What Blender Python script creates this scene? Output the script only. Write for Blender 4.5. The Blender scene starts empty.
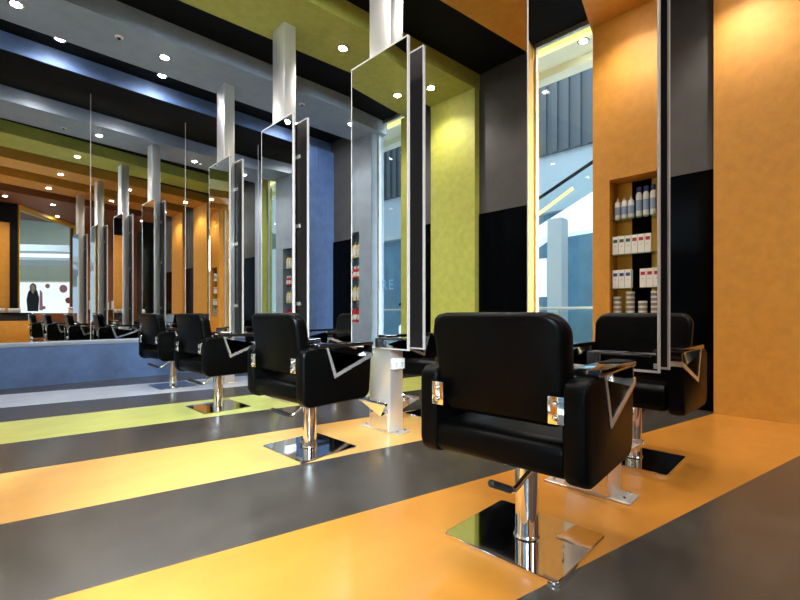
import bpy, bmesh, math, random
from mathutils import Vector, Matrix
random.seed(7)
SC = bpy.context.scene
COL = SC.collection
PI = math.pi

# ------------------------------------------------------------------ materials
def lin(c):
    c = c / 255.0
    return c / 12.92 if c <= 0.04045 else ((c + 0.055) / 1.055) ** 2.4
def rgb(r, g, b):
    return (lin(r), lin(g), lin(b), 1.0)
def scl(c, k):
    return (min(1, c[0] * k), min(1, c[1] * k), min(1, c[2] * k), 1.0)
MATS = {}
def mat(name, col, rough=0.5, metal=0.0, var=0.0, scale=3.0, bump=0.0, coat=0.0, spec=0.5, stretch=None, dr=0.0):
    m = bpy.data.materials.new(name); m.use_nodes = True
    nt = m.node_tree; n = nt.nodes; l = nt.links
    b = n['Principled BSDF']
    b.inputs['Base Color'].default_value = col
    b.inputs['Roughness'].default_value = rough
    b.inputs['Metallic'].default_value = metal
    b.inputs['Coat Weight'].default_value = coat
    b.inputs['Coat Roughness'].default_value = 0.08
    b.inputs['Specular IOR Level'].default_value = spec
    if var or bump:
        tc = n.new('ShaderNodeTexCoord'); mp = n.new('ShaderNodeMapping')
        l.new(tc.outputs['Object'], mp.inputs['Vector'])
        if stretch: mp.inputs['Scale'].default_value = stretch
        nz = n.new('ShaderNodeTexNoise'); nz.inputs['Scale'].default_value = scale
        nz.inputs['Detail'].default_value = 8; nz.inputs['Roughness'].default_value = 0.62
        l.new(mp.outputs['Vector'], nz.inputs['Vector'])
        if var:
            r = n.new('ShaderNodeValToRGB')
            r.color_ramp.elements[0].position = 0.3; r.color_ramp.elements[1].position = 0.7
            r.color_ramp.elements[0].color = scl(col, 1 - var)
            r.color_ramp.elements[1].color = scl(col, 1 + var)
            l.new(nz.outputs['Fac'], r.inputs['Fac']); l.new(r.outputs['Color'], b.inputs['Base Color'])
        if dr:
            mr = n.new('ShaderNodeMapRange')
            mr.inputs['To Min'].default_value = max(0, rough - dr); mr.inputs['To Max'].default_value = rough + dr
            l.new(nz.outputs['Fac'], mr.inputs['Value']); l.new(mr.outputs['Result'], b.inputs['Roughness'])
        if bump:
            bp = n.new('ShaderNodeBump'); bp.inputs['Strength'].default_value = bump; bp.inputs['Distance'].default_value = 0.01
            l.new(nz.outputs['Fac'], bp.inputs['Height']); l.new(bp.outputs['Normal'], b.inputs['Normal'])
    MATS[name] = m
    return m
def emit(name, col, strength):
    m = bpy.data.materials.new(name); m.use_nodes = True
    b = m.node_tree.nodes['Principled BSDF']
    b.inputs['Base Color'].default_value = col
    b.inputs['Emission Color'].default_value = col
    b.inputs['Emission Strength'].default_value = strength
    return m
def glass(name, tint, refl=0.08):
    m = bpy.data.materials.new(name); m.use_nodes = True
    nt = m.node_tree; n = nt.nodes; l = nt.links; n.clear()
    o = n.new('ShaderNodeOutputMaterial'); mx = n.new('ShaderNodeMixShader')
    t = n.new('ShaderNodeBsdfTransparent'); t.inputs['Color'].default_value = tint
    g = n.new('ShaderNodeBsdfGlossy'); g.inputs['Roughness'].default_value = 0.01
    lw = n.new('ShaderNodeLayerWeight'); lw.inputs['Blend'].default_value = .5
    pw = n.new('ShaderNodeMath'); pw.operation = 'POWER'; pw.inputs[1].default_value = 5
    ma = n.new('ShaderNodeMath'); ma.operation = 'MULTIPLY_ADD'; ma.inputs[1].default_value = .9; ma.inputs[2].default_value = refl * .5
    l.new(lw.outputs['Facing'], pw.inputs[0]); l.new(pw.outputs[0], ma.inputs[0]); l.new(ma.outputs[0], mx.inputs['Fac'])
    l.new(t.outputs['BSDF'], mx.inputs[1]); l.new(g.outputs['BSDF'], mx.inputs[2])
    l.new(mx.outputs['Shader'], o.inputs['Surface'])
    return m

ORANGE = rgb(188, 126, 34); ORANGE2 = rgb(190, 134, 54); LIME = rgb(158, 156, 64); GREY = rgb(131, 141, 155)
BLUE = rgb(83, 110, 156); TERRA = rgb(127, 73, 37); CHAR = rgb(61, 58, 55)
M_or = mat('orange_plaster', ORANGE, .62, var=.11, scale=11, bump=.04)
M_or2 = mat('amber_plaster', rgb(189, 132, 42), .62, var=.11, scale=11, bump=.04)
M_li = mat('lime_plaster', LIME, .62, var=.12, scale=11, bump=.04)
M_gr = mat('grey_blue_plaster', GREY, .45, var=.1, scale=5, bump=.04)
M_bl = mat('blue_plaster', BLUE, .62, var=.18, scale=6, bump=.05)
M_te = mat('terracotta_plaster', TERRA, .62, var=.12, scale=11, bump=.04)
M_ch = mat('charcoal_plaster', CHAR, .5, var=.2, scale=4, bump=.08)
M_cap = mat('pale_blue_cap', rgb(143, 155, 173), .4, var=.06, scale=6)
M_recess = mat('black_ceiling', rgb(11, 11, 13), .7, var=.1, scale=3, spec=.1)
M_blackgloss = mat('black_back_painted_glass', rgb(3, 3, 4), .1, spec=.05)
F_or = mat('orange_floor_vinyl', rgb(168, 109, 40), .24, var=.10, scale=2.2, stretch=(1, 1.6, 1), spec=.8, dr=.04)
F_or2 = mat('amber_floor_vinyl', rgb(196, 150, 82), .24, var=.08, scale=2.2, stretch=(1, 1.6, 1), spec=.8, dr=.04)
F_li = mat('lime_floor_vinyl', rgb(178, 180, 98), .24, var=.08, scale=2.2, stretch=(1, 1.6, 1), spec=.8, dr=.04)
F_gr = mat('grey_floor_vinyl', rgb(168, 174, 186), .24, var=.07, scale=2.2, stretch=(1, 1.6, 1), spec=.8, dr=.04)
F_dk = mat('charcoal_floor_vinyl', rgb(56, 51, 46), .24, var=.22, scale=3.0, stretch=(1, 1.6, 1), spec=.8, dr=.05)
M_mirror = mat('mirror_silver', (.9, .92, .91, 1), .0, 1.0)
M_alu = mat('brushed_aluminium', rgb(214, 211, 208), .34, .8, var=.04, scale=30, stretch=(60, 60, .6))
M_steel = mat('brushed_steel', rgb(200, 194, 184), .34, .7, var=.05, scale=30, stretch=(60, 60, .6))
M_edge = mat('polished_edge', rgb(176, 169, 165), .35, .1)
M_back = mat('dark_mirror_backing', rgb(32, 28, 27), .35, .2)
M_chrome = mat('chrome', (.82, .82, .82, 1), .05, 1.0)
M_chrome2 = mat('satin_chrome', (.86, .85, .84, 1), .2, .9)
M_leather = mat('black_vinyl', rgb(2, 2, 2), .36, var=.12, scale=40, bump=.02, spec=.07)
M_gloss = mat('gloss_black', rgb(12, 11, 11), .07, coat=.6)
M_rubber = mat('black_rubber', rgb(16, 16, 16), .5)
M_white = mat('white_plastic', rgb(204, 202, 197), .3)
M_cream = mat('cream_plastic', rgb(202, 183, 132), .3)
M_red = mat('red_plastic', rgb(176, 34, 42), .3)
M_navy = mat('navy_plastic', rgb(30, 44, 96), .3)
M_box = mat('white_card', rgb(208, 204, 197), .5)
M_tin = mat('tin_metal', rgb(199, 197, 193), .3, .3)
M_tinlabel = mat('tin_label', rgb(120, 108, 98), .4)
M_greenl = mat('green_label', rgb(20, 70, 52), .5)
M_redl = mat('red_label', rgb(150, 24, 40), .5)
M_bluel = mat('blue_label', rgb(34, 54, 120), .5)
M_greyl = mat('grey_label', rgb(120, 136, 160), .5)
M_yel = mat('yellow_card', rgb(232, 182, 60), .5)
M_pink = mat('pink_card', rgb(232, 150, 160), .6)
M_towel = mat('white_towel', rgb(202, 201, 195), .9, var=.06, scale=40, bump=.3)
M_towelgrey = mat('grey_towel', rgb(159, 157, 154), .9, var=.06, scale=40, bump=.3)
M_bulb = emit('lamp_lens', (1, .93, .82, 1), 70)
M_bezel = mat('lamp_bezel', rgb(150, 150, 150), .25, .9)
G_clear = glass('clear_glass', (.93, .97, .97, 1))
G_shelf = glass('shelf_glass', (.8, .92, .88, 1))
G_window = glass('window_glass', (.86, .95, 1, 1))
M_frost = mat('frosted_letters', rgb(160, 196, 226), .6)
M_hair = mat('poster_black', rgb(26, 24, 24), .6)
M_skin = mat('poster_skin', rgb(224, 186, 160), .6)

# ------------------------------------------------------------------ mesh helpers
def sharp(bm, ang=35):
    bm.normal_update()
    for e in bm.edges:
        e.smooth = not (len(e.link_faces) != 2 or e.calc_face_angle(0) > math.radians(ang))
    for f in bm.faces: f.smooth = True
def obj(name, bm, m, parent=None, ang=28):
    bmesh.ops.recalc_face_normals(bm, faces=bm.faces[:])
    sharp(bm, ang)
    me = bpy.data.meshes.new(name); bm.to_mesh(me); bm.free()
    ms = m if isinstance(m, (list, tuple)) else [m]
    for k in ms: me.materials.append(k)
    o = bpy.data.objects.new(name, me); COL.objects.link(o)
    if parent: o.parent = parent
    return o
def NB(): return bmesh.new()
def box(bm, x0, x1, y0, y1, z0, z1, bev=0.0, seg=2, mi=0):
    r = bmesh.ops.create_cube(bm, size=1.0)
    vs = r['verts']
    for v in vs:
        v.co = Vector((x0 + (v.co.x + .5) * (x1 - x0), y0 + (v.co.y + .5) * (y1 - y0), z0 + (v.co.z + .5) * (z1 - z0)))
    fs = list({f for v in vs for f in v.link_faces})
    for f in fs: f.material_index = mi
    if bev:
        es = list({e for v in vs for e in v.link_edges})
        bmesh.ops.bevel(bm, geom=es, offset=bev, segments=seg, profile=.5, affect='EDGES')
    return bm
def round_poly(pts, rad, seg=5):
    out = []; n = len(pts)
    rads = rad if isinstance(rad, (list, tuple)) else [rad] * n
    for i in range(n):
        p = Vector(pts[i]); a = Vector(pts[i - 1]); c = Vector(pts[(i + 1) % n]); r = rads[i]
        if r <= 0: out.append(p); continue
        u = (a - p).normalized(); w = (c - p).normalized()
        half = math.acos(max(-1, min(1, u.dot(w)))) / 2
        d = min(r / math.tan(half), (a - p).length * .49, (c - p).length * .49); rr = d * math.tan(half)
        ctr = p + (u + w).normalized() * (rr / math.sin(half))
        s = (p + u * d) - ctr; e = (p + w * d) - ctr
        a0 = math.atan2(s.y, s.x); a1 = math.atan2(e.y, e.x)
        while a1 - a0 > PI: a1 -= 2 * PI
        while a1 - a0 < -PI: a1 += 2 * PI
        for k in range(seg + 1):
            t = a0 + (a1 - a0) * k / seg
            out.append(ctr + Vector((math.cos(t), math.sin(t))) * rr)
    return out
def prism(bm, pts, axis, a0, a1, bev=0.0, seg=2, mi=0):
    """polygon pts extruded along axis: 'x' -> pts are (y,z); 'y' -> (x,z); 'z' -> (x,y)"""
    def P(p, a):
        if axis == 'x': return (a, p[0], p[1])
        if axis == 'y': return (p[0], a, p[1])
        return (p[0], p[1], a)
    A = [bm.verts.new(P(p, a0)) for p in pts]; B = [bm.verts.new(P(p, a1)) for p in pts]
    n = len(pts)
    f0 = bm.faces.new(A); f1 = bm.faces.new(B[::-1]); fs = [f0, f1]
    for i in range(n):
        fs.append(bm.faces.new((A[i], B[i], B[(i + 1) % n], A[(i + 1) % n])))
    for f in fs: f.material_index = mi
    if bev:
        bmesh.ops.recalc_face_normals(bm, faces=fs)
        es = list(set(list(f0.edges) + list(f1.edges)))
        bmesh.ops.bevel(bm, geom=es, offset=bev, segments=seg, profile=.5, affect='EDGES')
    return bm
def lathe(bm, prof, n=24, cx=0, cy=0, cz=0, mi=0):
    rings = []
    for r, z in prof:
        rings.append([bm.verts.new((cx + r * math.cos(2 * PI * i / n), cy + r * math.sin(2 * PI * i / n), cz + z)) for i in range(n)])
    for a, b in zip(rings, rings[1:]):
        for i in range(n):
            f = bm.faces.new((a[i], a[(i + 1) % n], b[(i + 1) % n], b[i])); f.material_index = mi
    for ring in (rings[0], rings[-1]):
        f = bm.faces.new(ring); f.material_index = mi
    return bm
def tube(bm, path, r, n=16):
    path = [Vector(p) for p in path]; rings = []
    up = Vector((0, 1, 0))
    for i, p in enumerate(path):
        d = (path[min(i + 1, len(path) - 1)] - path[max(i - 1, 0)]).normalized()
        s = d.cross(up)
        if s.length < 1e-4: s = d.cross(Vector((0, 0, 1)))
        s.normalize(); t = s.cross(d)
        rr = r[i] if isinstance(r, (list, tuple)) else r
        rings.append([bm.verts.new(p + (s * math.cos(2 * PI * k / n) + t * math.sin(2 * PI * k / n)) * rr) for k in range(n)])
    for a, b in zip(rings, rings[1:]):
        for k in range(n): bm.faces.new((a[k], a[(k + 1) % n], b[(k + 1) % n], b[k]))
    bm.faces.new(rings[0]); bm.faces.new(rings[-1][::-1])
    return bm
def hexa(bm, bottom, z0, z1, mi=0):
    return prism(bm, bottom, 'z', z0, z1, mi=mi)

def struct(name, bm, m, ang=28):
    o = obj(name, bm, m, None, ang); o['kind'] = 'structure'; return o
def thing(name, label, cat, loc=(0, 0, 0), rz=0.0, group=None):
    o = bpy.data.objects.new(name, None); o.empty_display_size = .1; COL.objects.link(o)
    o.location = loc; o.rotation_euler = (0, 0, rz); o['label'] = label; o['category'] = cat
    if group: o['group'] = group
    return o
def tag(o, label, cat, group=None):
    o['label'] = label; o['category'] = cat
    if group: o['group'] = group
    return o
def dup(root, name, loc, rz, label, group=None):
    r = root.copy(); COL.objects.link(r); r.location = loc; r.rotation_euler = (0, 0, rz); r['label'] = label
    if group: r['group'] = group
    for ch in list(root.children):
        c = ch.copy(); COL.objects.link(c); c.parent = r
        for g in list(ch.children):
            d = g.copy(); COL.objects.link(d); d.parent = c
    return r

# ------------------------------------------------------------------ room shell
XW = 5.3; XL = -0.33; XLW = -0.5; YE = 7.95; YB = -4.3; ZB = 4.34; ZR = 4.57; XRW = 5.42
def ln(m, c): return lambda x: c + m * x
# floor stripes (each boundary a line across the room)
FL = [ln(-.227, 1.084), ln(-.221, 1.984), ln(-.209, 2.821), ln(-.199, 3.714), ln(-.17, 4.549), ln(-.157, 5.458), ln(-.203, 6.313), ln(-.191, 7.322)]
bm = NB()
x0, x1 = XLW - .05, XRW
low0 = lambda x: -1.1 - .22 * x; low1 = lambda x: -.2 - .225 * x
rows = [(lambda x: YB - .2 if x > 2 else YB - .2, low0, 0), (low0, low1, 5), (low1, FL[0], 0), (FL[0], FL[1], 1), (FL[1], FL[2], 0), (FL[2], FL[3], 2), (FL[3], FL[4], 0), (FL[4], FL[5], 3), (FL[5], FL[6], 0), (FL[6], FL[7], 4), (FL[7], lambda x: YE + .1, 0)]
for a, b, mi in rows:
    vs = [bm.verts.new(p) for p in ((x0, a(x0), 0), (x1, a(x1), 0), (x1, b(x1), 0), (x0, b(x0), 0))]
    f = bm.faces.new(vs); f.material_index = mi
struct('floor', bm, [F_dk, F_or, F_or2, F_li, F_gr, M_te])
# slab under the floor gives it depth
# ceiling recess
bm = NB(); box(bm, XLW - .2, XRW + .1, YB - .2, YE + .2, ZR, ZR + .15); struct('ceiling', bm, M_recess)
# coloured ceiling bands
CL = {'or': (ln(-.217, 1.05), ln(-.206, 1.90)), 'or2': (ln(-.187, 2.70), ln(-.139, 3.426)), 'li': (ln(-.088, 4.163), ln(-.099, 5.069)),
      'gr': (ln(-.049, 5.814), ln(-.026, 6.654)), 'te': (lambda x: YB - .1, ln(-.22, .2))}
def band(name, k, m):
    a, b = CL[k]; bm = NB(); xa, xb = XLW - .1, XRW
    hexa(bm, [(xa, a(xa)), (xb, a(xb)), (xb, b(xb)), (xa, b(xa))], ZB, ZR + .01); struct(name, bm, m)
band('trim_1', 'or', M_or); band('trim_2', 'or2', M_or2); band('trim_3', 'li', M_li); band('trim_4', 'gr', M_gr); band('trim_5', 'te', M_te)
bm = NB(); box(bm, XLW - .1, XRW, 7.39, YE + .1, ZB, ZR + .01); struct('trim_6', bm, M_bl)
bm = NB(); box(bm, XLW - .1, XRW, 7.392, YE + .03, ZB - .006, ZB + .005); struct('trim_7', bm, M_recess)
# right wall: charcoal plaster above black glass, coloured pillars in front
bm = NB(); box(bm, XRW, XRW + .15, YB - .2, YE + .2, 0, ZR + .02); struct('wall_right', bm, M_ch)
def dark_bay(y0, y1, n):
    bm = NB(); box(bm, XRW - .022, XRW + .01, y0, y1, .0, 2.485); struct('trim_%d' % n, bm, M_blackgloss)
    bm = NB(); box(bm, XRW - .012, XRW + .01, y0 + .02, y1 - .05, 2.49, ZR); struct('trim_%d' % (n + 1), bm, M_ch)
dark_bay(.82, 1.71, 10); dark_bay(2.69, 3.69, 12); dark_bay(4.55, 5.55, 14); dark_bay(6.51, 7.3, 16); dark_bay(-1.2, -.12, 18)
def pillar_r(y0, y1, m, n):
    bm = NB(); box(bm, XW, XRW + .02, y0, y1, 0, ZB + .01); struct('trim_%d' % n, bm, m)
pillar_r(-.12, .813, M_or, 21); pillar_r(1.71, 2.69, M_or2, 22); pillar_r(3.697, 4.546, M_li, 23); pillar_r(5.557, 6.51, M_gr, 24); pillar_r(-3.2, -1.2, M_te, 25)
# blue end pillar with panel joints
bm = NB()
for a, b in ((4.81, 4.985), (4.989, 5.22), (5.224, XRW + .02)):
    box(bm, a, b, 7.3, YE + .1, 0, ZB + .01, .003, 1)
struct('trim_26', bm, M_bl)
# end wall, ledge
bm = NB(); box(bm, XLW - .2, XRW + .1, YE + .02, YE + .17, 0, ZR + .02); struct('wall_end', bm, M_bl)
bm = NB(); hexa(bm, [(XLW - .1, 7.80), (4.82, 7.73), (4.82, YE + .02), (XLW - .1, YE + .02)], 0, .545); struct('trim_27', bm, M_bl)
bm = NB(); prism(bm, [(XLW - .1, 7.795), (4.82, 7.725), (4.82, YE + .02), (XLW - .1, YE + .02)], 'z', .545, .605, .012, 3); struct('trim_28', bm, M_cap)
# left wall: pillars and windows
def pillar_l(y0, y1, m, n, niche=None):
    bm = NB(); X0, X1 = XLW - .12, XL
    if niche:
        a, b, z0, z1 = niche
        box(bm, X0, X1, y0, a, 0, ZB + .01); box(bm, X0, X1, b, y1, 0, ZB + .01)
        box(bm, X0, X1, a - .0005, b + .0005, 0, z0); box(bm, X0, X1, a - .0005, b + .0005, z1, ZB + .01)
        box(bm, X0 - .02, X0 + .01, y0, y1, 0, ZB + .01)
    else: box(bm, X0, X1, y0, y1, 0, ZB + .01)
    struct('trim_%d' % n, bm, m)
NO = (1.26, 1.76, .93, 2.52); NG = (6.33, 6.76, .84, 2.57)
pillar_l(1.12, 1.945, M_or, 31, NO); pillar_l(2.765, 3.50, M_or2, 32); pillar_l(4.30, 5.21, M_li, 33); pillar_l(5.98, 7.12, M_gr, 34, NG)
pillar_l(7.4, YE + .1, M_bl, 35)
# back panels inside the orange niche
bm = NB(); box(bm, XLW - .11, XLW - .095, NO[0], NO[1], NO[2], NO[3]); struct('trim_36', bm, M_yel)
bm = NB(); box(bm, XLW - .095, XLW - .088, 1.40, 1.60, NO[2], NO[3]); struct('trim_37', bm, M_blackgloss)
def window_l(n, y0, y1):
    bm = NB(); box(bm, XLW - .02, XLW - .008, y0, y1, .0, ZR)
    o = struct('window_%d' % n, bm, G_window)
    fb = NB()
    for a, b in ((y0, y0 + .03), (y1 - .03, y1)): box(fb, XLW - .04, XLW + .01, a, b, 0, ZR)
    box(fb, XLW - .04, XLW + .01, y0, y1, ZR - .06, ZR + .01); box(fb, XLW - .04, XLW + .01, y0, y1, 0, .06)
    obj('window_frame', fb, M_steel, o)
    return o
w1 = window_l(1, 1.945, 2.765); w2 = window_l(2, 3.50, 4.30); w3 = window_l(3, 5.21, 5.98)
w4 = window_l(4, -1.0, 1.12); w5 = window_l(5, 7.12, 7.4)
# frosted writing on the third window, meant to be read from the mall side
cu = bpy.data.curves.new('txt', 'FONT'); cu.body = 'RE'; cu.size = .26; cu.extrude = .001; cu.space_character = 1.3
to = bpy.data.objects.new('txt', cu); COL.objects.link(to)
bpy.context.view_layer.update()
dg = bpy.context.evaluated_depsgraph_get()
me = bpy.data.meshes.new_from_object(to.evaluated_get(dg))
bpy.data.objects.remove(to)
me.materials.clear(); me.materials.append(M_frost)
me.transform(Matrix.Translation((XLW - .024, 5.92, 1.45)) @ Matrix.Rotation(-PI / 2, 4, 'Z') @ Matrix.Rotation(PI / 2, 4, 'X'))
lo = bpy.data.objects.new('window_lettering', me); COL.objects.link(lo); lo.parent = w3; lo['label'] = 'faint frosted letters'

# front of the shop (behind the photographer, seen in the end mirror)
bm = NB(); box(bm, .55, 1.28, -1.85, -1.7, 0, 3.75); struct('wall_front', bm, M_or)
bm = NB(); box(bm, XLW - .2, .55, -1.84, -1.71, 0, 3.751); struct('trim_44', bm, M_blackgloss)
bm = NB(); box(bm, XLW - .2, 1.46, -1.86, -1.69, 3.75, ZR + .02); box(bm, 1.28, 1.46, -1.86, -1.66, 0, 3.751); struct('trim_41', bm, M_recess)
bm = NB(); box(bm, XLW - .2, XLW - .05, -1.86, -1.0, 0, ZR + .02); struct('wall_left', bm, M_ch)
P0 = Vector((1.48, -1.78)); P1 = Vector((3.32, -4.22)); du = (P1 - P0).normalized(); dn = Vector((du.y, -du.x))
def along(a, b, t0, t1):
    p = P0 + du * a; q = P0 + du * b
    return [tuple(p + dn * t0), tuple(q + dn * t0), tuple(q + dn * t1), tuple(p + dn * t1)]
LW = (P1 - P0).length
bm = NB(); hexa(bm, along(0, LW, -.006, .006), 0, ZB); o = struct('window_6', bm, G_window)
fb = NB()
hexa(fb, along(0, .03, -.03, .03), 0, ZB); hexa(fb, along(LW - .03, LW, -.03, .03), 0, ZB); hexa(fb, along(0, LW, -.03, .03), ZB - .1, ZB - .001)
obj('window_frame', fb, M_yel, o)
bm = NB(); hexa(bm, along(-.1, LW + .1, .04, .2), ZB - .12, ZR + .02); struct('trim_42', bm, M_yel)
bm = NB(); box(bm, 3.2, XRW + .1, YB - .15, YB, 0, ZR + .02); struct('wall_back', bm, M_te)
bm = NB(); hexa(bm, along(.35, LW, -.5, -.2), 0, 1.03); struct('trim_43', bm, M_te)

# ------------------------------------------------------------------ end-wall mirror panels
def ym(x): return 7.881 + .0157 * x
pos = ['leftmost', 'second from the left', 'third from the left', 'rightmost']
xs = [XLW - .05, 1.35, 2.71, 4.07, 4.81]
for i in range(4):
    a_, b_ = xs[i] + .003, xs[i + 1] - .003
    bm = NB(); hexa(bm, [(a_, ym(a_)), (b_, ym(b_)), (b_, ym(b_) + .014), (a_, ym(a_) + .014)], .607, ZB - .008)
    t = obj('wall_mirror', bm, M_mirror)
    tag(t, 'tall wall mirror panel above the blue ledge, %s of the four' % pos[i], 'mirror', 'mirror panels on the end wall')
    if i:
        bm = NB(); box(bm, xs[i] - .004, xs[i] + .004, ym(xs[i]) - .004, ym(xs[i]) + .003, .607, ZB - .02); obj('joint_strip', bm, M_edge, t)

# ------------------------------------------------------------------ styling chair (faces local +X)
def make_chair(label, loc, rz):
    t = thing('styling_chair', label, 'chair', loc, rz, 'black salon styling chairs')
    bm = NB(); prism(bm, round_poly([(-.245, -.265), (.245, -.265), (.245, .265), (-.245, .265)], .025), 'z', .0, .018, .004, 2)
    obj('base_plate', bm, M_chrome, t, 12)
    bm = NB(); lathe(bm, [(.058, .018), (.055, .026), (.052, .03), (.05, .05), (.05, .36), (.047, .385)], 32)
    obj('column', bm, M_chrome, t)
    bm = NB(); lathe(bm, [(.10, .372), (.11, .385), (.11, .40)], 24); box(bm, -.2, .2, -.2, .2, .395, .412)
    obj('seat_mount', bm, M_rubber, t)
    bm = NB(); tube(bm, [(.07, -.085, .388), (.02, -.092, .386), (-.04, -.088, .376), (-.09, -.07, .355), (-.13, -.05, .318), (-.155, -.035, .288), (-.175, -.025, .276), (-.2, -.02, .284)], .012)
    p = obj('pump_lever', bm, M_chrome, t)
    bm = NB(); tube(bm, [(-.188, -.022, .279), (-.195, -.021, .282), (-.315, .0, .338), (-.32, .001, .340)], [.010, .015, .015, .011], 16)
    obj('lever_grip', bm, M_rubber, p)
    # seat: cushion with rounded front, bolster at the rear
    bm = NB(); prism(bm, round_poly([(-.22, .42), (.27, .405), (.30, .44), (.30, .54), (.26, .565), (-.22, .53)], [.01, .03, .02, .06, .03, .02], 6), 'y', -.27, .27, .015, 3)
    obj('seat', bm, M_leather, t)
    bm = NB(); prism(bm, round_poly([(-.30, .405), (-.18, .405), (-.18, .535), (-.30, .535)], .045, 6), 'y', -.276, .276, .01, 2)
    obj('rear_bolster', bm, M_leather, t)
    # backrest: rounded slab leaning slightly back
    bm = NB(); prism(bm, round_poly([(-.262, .582), (.262, .582), (.283, .70), (.294, 1.007), (-.294, 1.007), (-.283, .70)], [.05, .05, .05, .085, .085, .05], 7), 'x', -.293, -.19, .032, 4)
    for v in bm.verts:
        v.co.x -= (v.co.z - .62) * .17
        v.co.x -= .03 * (abs(v.co.y) / .3) ** 2 * -1
    b = obj('backrest', bm, M_leather, t)
    for s in (-1, 1):
        bm = NB(); box(bm, -.318, -.306, s * .228 if s > 0 else -.288, .288 if s > 0 else -.228, .61, .71, .004, 2)
        h = obj('hinge_plate', bm, M_chrome, t)
        for z in (.635, .685):
            bm = NB(); r = bmesh.ops.create_uvsphere(bm, u_segments=12, v_segments=8, radius=.012)
            bmesh.ops.translate(bm, verts=r['verts'], vec=(-.32, s * .258, z))
            obj('bolt', bm, M_chrome, h)
    # arms
    for s in (-1, 1):
        y0, y1 = (.272, .365) if s > 0 else (-.365, -.272)
        pl = round_poly([(-.31, .385), (.275, .385), (.295, .70), (-.05, .577), (-.115, .772), (-.31, .772)], [.075, .07, .012, .004, .006, .055], 7)
        bm = NB(); prism(bm, pl, 'y', y0, y1, .022, 3)
        a = obj('arm_panel', bm, M_leather, t)
        # chrome lining that follows the notch
        path = [(-.129, .772), (-.057, .562), (.303, .690)]
        inner = [(-.111, .772), (-.043, .594), (.303, .720)]
        bm = NB(); prism(bm, path + inner[::-1], 'y', y0 - .003, y1 + .003, 0)
        obj('notch_trim', bm, M_chrome2, a)
        bm = NB(); prism(bm, round_poly([(-.19, .770), (.305, .770), (.305, .797), (-.19, .800)], [.004, .01, .012, .012], 3), 'y', y0 - .006, y1 + .006, .008, 3)
        box(bm, .288, .302, y0 + .004, y1 - .004, .715, .775, .003, 1)
        obj('armrest', bm, M_gloss, a)
    return t
ST = [(2.52, .945), (2.585, 2.722), (2.65, 4.53), (2.72, 6.30)]
CH = [(1.766, .953), (1.818, 2.747), (1.915, 4.63), (2.04, 6.44)]
R = math.radians
first = make_chair('large black salon chair in the foreground, its chrome base on the orange stripe', (CH[0][0], CH[0][1], 0), R(3))
lab = [None, 'black salon chair seen from behind on the amber floor stripe beside the socketed steel post', 'black salon chair on the lime green floor stripe, between two other chairs of the row', 'black salon chair on the pale grey floor stripe, nearest the blue ledge']
for i in (1, 2, 3): dup(first, '', (CH[i][0], CH[i][1], 0), R([3, 2, 4, 5][i]), lab[i])
lab2 = ['black salon chair facing us behind the nearest mirror, in front of the orange pillar', 'black salon chair behind the second mirror post, mostly hidden by the foreground chair', 'black salon chair facing us beyond the third mirror post, by the dark wall panel', 'black salon chair facing us beyond the farthest mirror post, by the blue pillar']
for i in range(4): dup(first, '', (ST[i][0] + .745, ST[i][1] + .01, 0), PI + R(-2), lab2[i])

for o in [q for q in bpy.data.objects if q.name.split('.')[0] == 'styling_chair']:      # the seat swivels, the base does not
    for ch in o.children:
        if ch.name.split('.')[0] == 'base_plate':
            ch.rotation_euler.z = -o.rotation_euler.z
            if o.name == 'styling_chair': ch.location.y = .012

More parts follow.
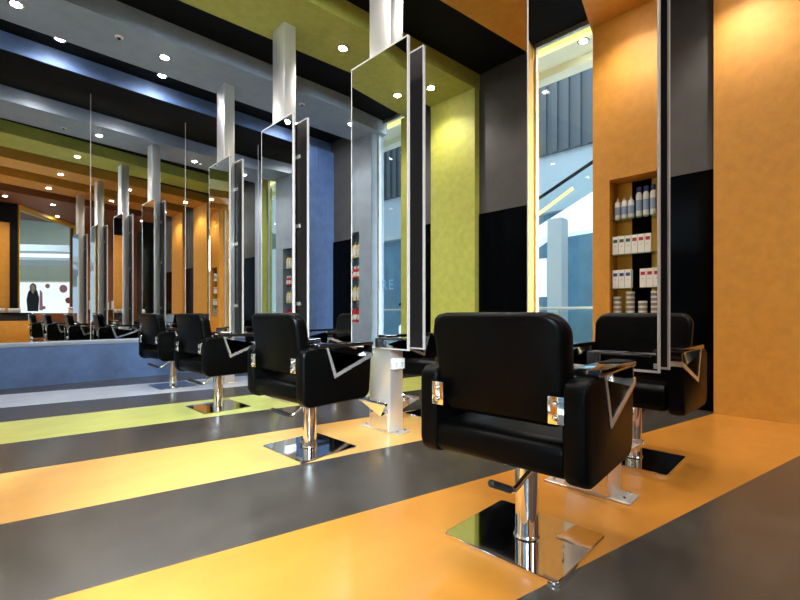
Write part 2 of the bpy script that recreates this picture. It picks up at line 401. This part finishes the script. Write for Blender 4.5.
# ------------------------------------------------------------------ mirror stations
def make_station(label, loc):
    t = thing('mirror_station', label, 'mirror', loc, 0, 'floor to ceiling mirror posts')
    bm = NB(); box(bm, -.075, .075, -.125, .14, .010, ZB, .004, 2); obj('post', bm, M_alu, t)
    bm = NB(); box(bm, -.078, .078, -.215, .26, .0, .012, .003, 1); bp = obj('base_plate', bm, M_steel, t)
    for k, (x, y) in enumerate(((-.045, -.175), (.045, -.175), (-.045, .21), (.045, .21))):
        bm = NB(); lathe(bm, [(.011, .012), (.011, .022), (.007, .026)], 8, x, y); obj('bolt', bm, M_chrome, bp)
    bm = NB(); box(bm, -.084, -.072, -.105, .12, .015, .2, .002, 1); cp = obj('cover_plate', bm, M_chrome, t)
    for y in (-.08, .095):
        bm = NB(); r = bmesh.ops.create_uvsphere(bm, u_segments=8, v_segments=6, radius=.007); bmesh.ops.translate(bm, verts=r['verts'], vec=(-.085, y, .17))
        obj('screw', bm, M_steel, cp)
    z0, z1, hy = .707, 3.22, .355
    for s in (-1, 1):
        xi, xo = s * .084, s * .105
        bm = NB(); box(bm, min(xi, xo - s * .003), max(xi, xo - s * .003), -hy + .006, hy - .006, z0 + .006, z1 - .006); p = obj('mirror_panel', bm, M_back, t)
        bm = NB(); box(bm, min(xo - s * .0035, xo), max(xo - s * .0035, xo), -hy + .006, hy - .006, z0 + .006, z1 - .006); obj('mirror_glass', bm, M_mirror, p)
        bm = NB(); xa, xb = min(xi - s * .004, xo + s * .001), max(xi - s * .004, xo + s * .001)
        w = .012
        box(bm, xa, xb, -hy, -hy + w * .7, z0, z1); box(bm, xa, xb, hy - w * .7, hy, z0, z1)
        box(bm, xa, xb, -hy + w * .7, hy - w * .7, z0, z0 + w); box(bm, xa, xb, -hy + w * .7, hy - w * .7, z1 - w, z1)
        obj('frame', bm, M_edge, p)
        # mounting rails between mirror and post
        for z in (1.1, 2.0, 2.8):
            bm = NB(); box(bm, min(s * .074, s * .0845), max(s * .074, s * .0845), -.2, .2, z, z + .04)
            obj('rail', bm, M_steel, p)
        # tool holder on the mirror's lower edge
        bm = NB(); box(bm, min(xo, xo + s * .05), max(xo, xo + s * .05), -.06, -.02, .72, .80, .006, 2)
        tube(bm, [(xo + s * .04, -.04, .795), (xo + s * .045, -.2, .795), (xo + s * .045, -.33, .795)], .007, 16)
        obj('tool_holder', bm, M_rubber, t)
        # chrome footrest: a bar on a folded triangular plate
        f0 = s * .075; fx = s * .2
        bm = NB(); vv = []
        for d in (0, s * .008):
            vv.append([bm.verts.new(q) for q in ((fx + d, -.20, .268), (fx + d, .115, .268), (f0 + s * .012 + d, -.02, .13))])
        bm.faces.new(vv[0]); bm.faces.new(vv[1][::-1])
        for i in range(3): bm.faces.new((vv[0][i], vv[1][i], vv[1][(i + 1) % 3], vv[0][(i + 1) % 3]))
        box(bm, min(f0, fx), max(f0, fx), -.06, .02, .262, .27)
        fr = obj('footrest', bm, M_chrome, t)
        bm = NB(); tube(bm, [(fx, -.205, .27), (fx, .12, .27)], .014, 16); obj('foot_bar', bm, M_chrome, fr)
    bm = NB(); box(bm, -.066, .066, -.158, -.122, .535, .625, .008, 2); so = obj('power_socket', bm, M_white, t)
    so['label'] = 'white double power socket'
    for x in (-.033, .033):
        bm = NB(); box(bm, x - .0015, x + .0015, -.1588, -.157, .56, .59)
        for dx, dz in ((-.01, .01), (.01, .01), (0, -.014)): box(bm, x + dx - .002, x + dx + .002, -.1592, -.157, .575 + dz - .006, .575 + dz + .006)
        obj('socket_slot', bm, M_rubber, so)
    return t
sl = ['nearest mirror station, largest, with a wide mirror above the chair facing us', 'mirror station on steel post beside the foreground chair, reflecting the lime pillar', 'mirror station on steel post rising from the lime floor stripe', 'farthest mirror station, on the grey stripe nearest the end-wall mirror']
s0 = make_station(sl[0], (ST[0][0], ST[0][1], 0))
for i in (1, 2, 3): dup(s0, '', (ST[i][0], ST[i][1], 0), 0, sl[i])

# ------------------------------------------------------------------ ceiling lamps
def make_lamp(label, loc, energy):
    t = thing('ceiling_downlight', label, 'lamp', loc, 0, 'recessed ceiling downlights')
    bm = NB(); lathe(bm, [(.052, -.004), (.07, -.006), (.075, 0), (.052, 0)], 24); obj('bezel', bm, M_bezel, t)
    bm = NB(); lathe(bm, [(.05, -.006), (.035, -.012), (.001, -.014)], 20); obj('lens', bm, M_bulb, t)
    return t
LAMP = None
def lamp(x, y, z, label, energy=55, size=125, col=(1, .94, .85)):
    global LAMP
    if LAMP is None: LAMP = t = make_lamp(label, (x, y, z), energy)
    else: t = dup(LAMP, '', (x, y, z), 0, label)
    ld = bpy.data.lights.new('bulb_light', 'SPOT'); ld.energy = energy; ld.spot_size = R(size); ld.spot_blend = .8; ld.shadow_soft_size = .035; ld.color = col
    lo = bpy.data.objects.new('bulb_light', ld); COL.objects.link(lo); lo.location = (x, y, z - .03)
ordn = ['leftmost', 'second from left', 'third from left', 'rightmost']
for i, x in enumerate((.40, 1.842, 3.62, 4.8)): lamp(x, 6.245 - .06 * x, ZB, 'bright downlight in the grey ceiling band, %s of four' % ordn[i])
for i, x in enumerate((.30, 1.807, 3.357, 4.86)): lamp(x, 4.70 - .11 * x, ZB, 'bright downlight in the lime ceiling band, %s of four' % ordn[i], 60)
for i, x in enumerate((.30, 1.8, 3.3, 4.85)): lamp(x, 3.06 - .16 * x, ZB, 'bright downlight in the amber ceiling band, %s of four' % ordn[i], 60)
for i, x in enumerate((.10, 1.8, 3.3, 4.85)): lamp(x, 1.50 - .2 * x, ZB, 'bright downlight in the orange ceiling band, %s of four' % ordn[i], 60)
for i, x in enumerate((1.1, 2.2, 3.4, 4.8)): lamp(x, -.5 - .22 * x, ZB, 'downlight in the terracotta ceiling, %s of the row nearer the chairs' % ordn[i])
for i, x in enumerate((2.6, 4.4)): lamp(x, -2.9, ZB, 'downlight in the terracotta ceiling near the shop front, %s one' % ['left', 'right'][i])
for i, x in enumerate((-.33, .88, 2.09, 4.4)): lamp(x, 7.08, ZR - .002, 'wall washer in the black recess before the blue bulkhead, %s of four' % ordn[i], 22, 168, (.95, .95, 1))
for x, y, l in ((1.319, 6.07, 'left'), (3.787, 5.94, 'right')):
    t = thing('smoke_detector', 'small round white detector on the grey ceiling band, %s one' % l, 'smoke detector', (x, y, ZB), 0)
    bm = NB(); lathe(bm, [(.045, 0), (.045, -.012), (.03, -.02), (.03, 0)], 20); obj('ring', bm, M_white, t)
    bm = NB(); lathe(bm, [(.018, -.018), (.016, -.03), (.004, -.034)], 14); obj('sensor', bm, M_rubber, t)

# ------------------------------------------------------------------ niche shelves and products
def shelf(y0, y1, z, label, group):
    bm = NB(); box(bm, XLW - .095, XL - .01, y0, y1, z - .010, z, .001, 1); tag(obj('glass_shelf', bm, G_shelf), label, 'shelf', group)
for z, l in ((2.07, 'top'), (1.67, 'middle'), (1.29, 'lowest')): shelf(NO[0], NO[1], z, 'clear glass shelf in the orange niche, the %s one' % l, 'glass shelves')
for z, l in ((2.09, 'top'), (1.68, 'middle'), (1.26, 'lowest')): shelf(NG[0], NG[1], z, 'clear glass shelf in the grey niche, the %s one' % l, 'glass shelves')
def bottle(name, y, z, r, h, body, cap, lm, label, group, x=-.42, pump=False):
    t = thing(name, label, 'bottle', (x, y, z), 0, group)
    bm = NB(); lathe(bm, [(r * .9, 0), (r, .006), (r, h * .72), (r * .82, h * .80), (r * .4, h * .84), (r * .4, h * .86)], 18); obj('body', bm, body, t)
    bm = NB(); lathe(bm, [(r * 1.01, h * .2), (r * 1.015, h * .21), (r * 1.015, h * .55), (r * 1.01, h * .56)], 18); obj('label_band', bm, lm, t)
    bm = NB()
    if pump: lathe(bm, [(r * .45, h * .86), (r * .45, h * .91), (r * .15, h * .92), (r * .15, h * .97), (r * .35, h * .98), (r * .3, h)], 12)
    else: lathe(bm, [(r * .8, h * .83), (r * .8, h * .98), (r * .7, h)], 14)
    obj('cap', bm, cap, t)
    return t
# photo reads the mirrored shelf left to right as falling y
for i, y in enumerate((1.70, 1.63, 1.56)): bottle('shampoo_bottle', y, 2.07, .032, .25, M_white, M_white, M_greyl, 'short white bottle on the orange niche top shelf, %s of the three' % ['left', 'middle', 'right'][i], 'short white bottles', pump=True)
for i, y in enumerate((1.48, 1.41, 1.34)): bottle('spray_can', y, 2.07, .030, .33, M_white, M_navy, M_greyl, 'tall blue-capped white can on the orange niche top shelf, %s of three' % ['left', 'middle', 'right'][i], 'tall white spray cans')
def carton(y, z, lm, label, group, x=-.41):
    t = thing('product_box', label, 'box', (x, y, z), 0, group)
    bm = NB(); box(bm, -.035, .035, -.031, .031, 0, .205, .002, 1); obj('carton', bm, M_box, t)
    bm = NB(); box(bm, .0345, .0358, -.022, .022, .135, .172); obj('label_square', bm, lm, t)
    bm = NB(); box(bm, .0345, .0356, -.006, .006, .09, .10); obj('print_mark', bm, M_greyl, t)
for i in range(3): carton(1.712 - .066 * i, 1.67, M_greenl, 'white box with dark green label square on the orange niche second shelf, %s one' % ['left', 'middle', 'right'][i], 'green labelled boxes')
for i in range(3): carton(1.514 - .066 * i, 1.67, M_redl, 'white box with red label square in the full row of six, %s red one' % ['left', 'middle', 'right'][i], 'red labelled boxes')
for i in range(3): carton(1.712 - .066 * i, 1.29, M_bluel, 'white box with blue label square on the orange niche third shelf, %s one' % ['left', 'middle', 'right'][i], 'blue labelled boxes')
for i in range(3): carton(1.43 - .066 * i, 1.29, M_redl, 'white box with red label square on the orange niche third shelf, %s one' % ['left', 'middle', 'right'][i], 'red labelled boxes')
hw = ['bottom', 'second', 'third', 'fourth', 'fifth', 'sixth']
for s, (y, n) in enumerate(((1.70, 5), (1.565, 6), (1.44, 4), (1.315, 6))):
    for k in range(n):
        t = thing('product_tin', 'small round tin in the %s stack on the orange niche floor, %s' % (['leftmost', 'second', 'third', 'rightmost'][s], (hw[k] + (' from bottom' if k else ' one'))), 'tin', (-.41, y, .93 + k * .053), 0, 'stacked round tins')
        bm = NB(); lathe(bm, [(.041, 0), (.043, .003), (.043, .03), (.041, .032)], 18); obj('can', bm, M_tinlabel, t)
        bm = NB(); lathe(bm, [(.0435, .032), (.045, .034), (.045, .05), (.043, .0525)], 18); obj('lid', bm, M_tin, t)
gl = ['left', 'middle', 'right']
for row, (z, body, cap, lm, nm, h) in enumerate(((2.09, M_cream, M_cream, M_white, 'cream pump bottle', .30), (1.68, M_red, M_white, M_white, 'red bottle', .24), (1.26, M_cream, M_cream, M_white, 'cream pump bottle', .31), (.84, M_red, M_red, M_white, 'red bottle', .27))):
    for i, y in enumerate((6.66, 6.545, 6.43)):
        bottle('product_bottle', y, z, .045, h - .05 * (i == 0), body, cap, lm, '%s in the grey pillar niche, %s on the %s level' % (nm, gl[i], ['top', 'second', 'third', 'bottom'][row]), nm + 's in the grey niche', pump=(row % 2 == 0))

# ------------------------------------------------------------------ reception counter, towels, parcel
t = thing('reception_counter', 'orange reception counter with a dark slot under its black top, by the shop front', 'counter', (.92, -1.2, 0))
bm = NB(); box(bm, -.75, .75, -.3, .3, 0, .80, .006, 2); obj('body', bm, M_or, t)
bm = NB(); box(bm, -.70, .70, -.27, .26, .80, 1.0); obj('slot', bm, M_rubber, t)
bm = NB(); box(bm, -.77, .77, -.32, .34, 1.0, 1.04, .006, 2); obj('top', bm, M_gloss, t)
k = 0
def towel(x, y, z, l, m):
    bm = NB(); prism(bm, round_poly([(x - .15, z), (x + .15, z), (x + .15, z + .06), (x - .15, z + .06)], .028, 4), 'y', y - .1, y + .1, .02, 3)
    tag(obj('folded_towel', bm, m), l, 'towel', 'folded towels on the reception counter')
nm = ['left', 'middle', 'right']
for i, x in enumerate((.62, .97, 1.32)):
    towel(x, -1.15, 1.041, 'folded white towel on the reception counter, lower one of the %s pile' % nm[i], M_towelgrey)
    towel(x + .01, -1.15, 1.102, 'folded white towel on the reception counter, upper one of the %s pile' % nm[i], M_towel)
p = P0 + du * 2.15 + dn * -.35
t = thing('gift_bag', 'small white bag with pink tissue on the low terracotta wall', 'bag', (p.x, p.y, 1.031))
bm = NB(); box(bm, -.09, .09, -.05, .05, 0, .12, .004, 1); obj('bag_body', bm, M_box, t)
bm = NB(); lathe(bm, [(.05, .118), (.10, .16), (.11, .19), (.06, .215)], 9); obj('tissue', bm, M_pink, t)
# white shelf boxes by the terracotta back wall
bm = NB(); box(bm, 3.6, 5.2, YB + .01, YB + .26, 1.18, 1.2); tag(obj('wall_shelf', bm, M_white), 'white shelf on the terracotta back wall', 'shelf')
for i in range(8):
    x = 3.8 + i * .18
    bm = NB(); box(bm, x - .05, x + .05, YB + .08, YB + .2, 1.2, 1.2 + (.32, .26)[i % 2], .004, 1)
    t = obj('carton', bm, M_box); tag(t, 'white carton on the shelf of the terracotta back wall, %s from the shop front side' % ['first', 'second', 'third', 'fourth', 'fifth', 'sixth', 'seventh', 'eighth'][i], 'box', 'cartons on the back shelf')

# ------------------------------------------------------------------ the mall outside
M_tile = mat('mall_floor_tile', rgb(190, 190, 186), .25, var=.06, scale=2)
M_mallw = mat('mall_white', rgb(214, 222, 228), .5)
M_mallc = mat('mall_cream', rgb(222, 220, 200), .5)
M_mallg = mat('mall_grey_blue', rgb(150, 168, 182), .5)
M_rib = mat('mall_dark_ribs', rgb(104, 108, 112), .5)
M_mallb = mat('mall_blue_panel', rgb(104, 146, 172), .3, var=.2, scale=1.2)
M_poster = emit('backlit_white', (1, .95, .9, 1), .55)
M_cove = emit('cove_light', (1, .97, .9, 1), .7)
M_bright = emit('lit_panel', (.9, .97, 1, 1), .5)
M_yelglow = emit('yellow_strip', (1, .8, .28, 1), .6)
bm = NB(); box(bm, -26, XLW - .05, -30, 30, -.15, -.005); box(bm, XLW - .05, 26, -30, YB - .2, -.15, -.006); struct('floor_mall', bm, M_tile)
# window side
def mt(name, lab, cat, bm, m): return tag(obj(name, bm, m), lab, cat)
bm = NB(); box(bm, -6.2, -5.8, 4.78, 5.16, 0, 3.45, .01, 1); mt('column', 'square white column of the mall beyond the window', 'column', bm, M_mallw)
t = thing('balustrade', 'glass balustrade with a steel handrail beyond the shop windows', 'balustrade', (0, 0, 0))
bm = NB(); box(bm, -4.006, -3.994, -3, 14, .08, 1.05); obj('glass_panel', bm, G_clear, t)
bm = NB(); tube(bm, [(-4, -3, 1.12), (-4, 14, 1.12)], .03, 16); obj('handrail', bm, M_steel, t)
for y in range(-2, 14, 2):
    bm = NB(); box(bm, -4.02, -3.98, y, y + .04, 0, 1.1); obj('post', bm, M_steel, t)
t = thing('escalator', 'white sided escalator rising past the window with a yellow light strip', 'escalator', (0, 0, 0))
def slope(y): return 3.65 + (6.5 - y) * .6
bm = NB(); prism(bm, [(12.5, .02), (12.5, .5), (6.5, 3.62), (3, 5.2), (3, 3.45), (6.2, 3.35)], 'x', -8.2, -7.6); obj('truss', bm, M_bright, t)  # truss sides glow to imitate light falling on white panels
bm = NB(); prism(bm, [(12.5, .5), (6.5, 3.62), (3, 5.2), (3, 6.0), (6.5, 4.45), (12.5, 1.35)], 'x', -7.65, -7.63); obj('side_glass', bm, G_clear, t)
bm = NB(); tube(bm, [(-7.64, 12.5, 1.38), (-7.64, 6.5, 4.48), (-7.64, 3, 6.05)], .05, 16); obj('handrail', bm, M_rubber, t)
bm = NB(); tube(bm, [(-7.5, 8.0, 3.1), (-7.5, 5.2, 4.62)], .05, 16); obj('light_strip', bm, M_yelglow, t)
bm = NB(); box(bm, -10.2, -10, -12, 20, 0, 4.6); struct('wall_mall', bm, M_mallb)
bm = NB()
for i in range(100): box(bm, -9.8, -9.6 + .09 * (i % 2), 0 + i * .2, .2 + i * .2, 6.6, 13)
struct('trim_51', bm, M_rib)
bm = NB(); box(bm, -10.1, -9.7, -12, 22, 4.6, 6.6); struct('trim_52', bm, M_mallw)
bm = NB(); box(bm, -7.0, -6.95, 5.75, 6.3, 1.5, 2.6); mt('shop_sign', 'white lit sign panel on the far mall wall', 'sign', bm, M_bright)
bm = NB(); box(bm, -1.25, -.62, -10, 14, 4.62, 4.9); struct('ceiling_mall', bm, M_mallc)
bm = NB(); box(bm, -.70, -.62, -10, 14, 4.50, 4.6); struct('trim_59', bm, M_yelglow)  # cornice strip; its glow stands in for lamplight falling on it
bm = NB(); box(bm, -1.45, -1.25, -10, 14, 4.5, 5.1); struct('trim_53', bm, M_mallc)
for i, (x, y) in enumerate(((-.95, 2.3), (-.95, 5.6), (-.95, 9.5))):
    lamp(x, y, 4.615, 'mall downlight outside the shop windows, %s one' % ['nearest', 'middle', 'farthest'][i], 60, 100)
# front side: a backlit poster wall under a curved soffit
A45 = Vector((1, 1)).normalized(); N45 = Vector((-1, 1)).normalized()   # along the wall / towards the shop
C0 = Vector((3.95, -14.95))
def quad(s0, s1, n0, n1): return [tuple(C0 + A45 * a + N45 * b) for a, b in ((s0, n0), (s1, n0), (s1, n1), (s0, n1))]
bm = NB(); hexa(bm, quad(-7, 7, -.3, -.02), 0, 8); struct('wall_mall_front', bm, M_mallc)
t = thing('poster_wall', 'bright backlit poster of a long-haired figure in black among pink spots', 'poster', (0, 0, 0))
bm = NB(); hexa(bm, quad(-1.7, 1.55, -.02, .03), .9, 2.75); obj('lit_panel', bm, M_poster, t)
def flat(name, pts, m, off):
    bm = NB(); A = []
    for n in (off, off + .004):
        A.append([bm.verts.new((*(C0 + A45 * s + N45 * n), z)) for s, z in pts])
    k = len(pts)
    bm.faces.new(A[0]); bm.faces.new(A[1][::-1])
    for i in range(k): bm.faces.new((A[0][i], A[1][i], A[1][(i + 1) % k], A[0][(i + 1) % k]))
    return obj(name, bm, m, t)
def disc(s, z, r, sz=1.0): return [(s + r * math.cos(a * PI / 10), z + sz * r * math.sin(a * PI / 10)) for a in range(20)]
s0f = -.68
flat('figure_dress', [(s0f - .3, 1.15), (s0f + .28, 1.15), (s0f + .33, 1.9), (s0f + .22, 2.3), (s0f + .1, 2.42), (s0f - .12, 2.42), (s0f - .27, 2.2), (s0f - .36, 1.8)], M_hair, .031)
flat('figure_hair', disc(s0f, 2.46, .19, 1.3), mat('poster_hair', rgb(150, 120, 96), .6), .036)
flat('figure_face', disc(s0f, 2.46, .11, 1.35), M_skin, .041)
flat('figure_chest', [(s0f - .09, 2.3), (s0f, 2.1), (s0f + .09, 2.3)], M_skin, .041)
flat('pink_drape', [(s0f + .33, 1.2), (s0f + .52, 1.2), (s0f + .5, 2.2), (s0f + .36, 2.35)], M_pink, .031)
for s, z, r in ((-1.5, 2.1, .12), (.1, 2.55, .13), (.95, 2.4, .22), (-.1, 1.35, .1), (1.4, 2.6, .1)): flat('pink_spot', disc(s, z, r), M_pink, .032)
flat('red_spot', disc(1.22, 1.75, .17), mat('poster_red', rgb(196, 70, 40), .6), .033)
bm = NB(); hexa(bm, quad(1.56, 2.3, -.02, .04), .6, 4.0); bo = mt('shop_banner', 'pale blue banner with darker blue swirls beside the bright poster', 'banner', bm, emit('banner_blue', (.62, .8, 1, 1), .35))
for i, (s, z) in enumerate(((1.85, 1.5), (2.0, 2.3), (1.85, 3.0))):
    t0 = t; t = bo; flat('swirl', disc(s, z, .2, 1.5), mat('swirl_blue_%d' % i, rgb(90, 130, 200), .5), .041); t = t0
bm = NB(); hexa(bm, quad(-7, 7, 0, .5), 2.8, 3.5); struct('trim_54', bm, M_mallc)
# curved soffit with cove light
bm = NB(); arc = []
def arcp(s, r=0): return C0 + A45 * s + N45 * (3.0 + r - .045 * (s - 1.5) ** 2)
for m_, z0, z1, nm_, w in ((M_mallw, 3.5, 3.62, 'trim_55', 1.2), (M_cove, 3.62, 3.86, 'trim_56', .6), (M_mallw, 3.86, 4.15, 'trim_57', 1.6)):
    bm = NB(); SS = [-7 + i * .7 for i in range(21)]
    hexa(bm, [tuple(arcp(s, w)) for s in SS] + [tuple(arcp(s, -1.5)) for s in SS[::-1]], z0, z1); struct(nm_, bm, m_)
bm = NB(); hexa(bm, quad(-12, 12, -.3, 12), 6.2, 6.4); struct('trim_58', bm, M_mallg)

# ------------------------------------------------------------------ world, area lamp of the mall and added fill lamps, camera
w = bpy.data.worlds.new('World'); SC.world = w; w.use_nodes = True
bg = w.node_tree.nodes['Background']; bg.inputs['Color'].default_value = (.72, .87, 1.0, 1); bg.inputs['Strength'].default_value = .4
def area(name, loc, target, sx, sy, e, col, spread=180):
    ld = bpy.data.lights.new(name, 'AREA'); ld.shape = 'RECTANGLE'; ld.size = sx; ld.size_y = sy; ld.energy = e; ld.color = col; ld.spread = R(spread)
    lo = bpy.data.objects.new(name, ld); COL.objects.link(lo); lo.location = loc
    lo.rotation_euler = (Vector(target) - Vector(loc)).to_track_quat('-Z', 'Y').to_euler()
area('mall_ceiling_light', (-1, -8, 6.1), (-1, -8, 0), 8, 5, 380, (1, .97, .92))
area('mall_fill', (-4.6, 6, 9.5), (-5.6, 6, 0), 5, 14, 260, (.86, .94, 1))  # added lamp overhead, brightens the white column and the mall view
area('daylight_fill', (-2.6, -3.0, 3.6), (.8, 3.2, 0), 2.2, 1.6, 500, (.95, .98, 1), 80)  # added unseen lamp standing in for daylight, brightens the left floor

cam = bpy.data.cameras.new('Camera'); co = bpy.data.objects.new('Camera', cam); COL.objects.link(co)
co.location = (0, 0, 1.0); co.rotation_euler = (PI / 2, 0, -R(45.3))
cam.sensor_width = 36; cam.lens = 432 / 800 * 36; cam.shift_y = 14 / 800; cam.clip_start = .02
SC.camera = co
SC.view_settings.view_transform = 'Standard'; SC.view_settings.look = 'None'; SC.view_settings.gamma = 1; SC.view_settings.use_curve_mapping = False
SC.view_settings.exposure = 1.1
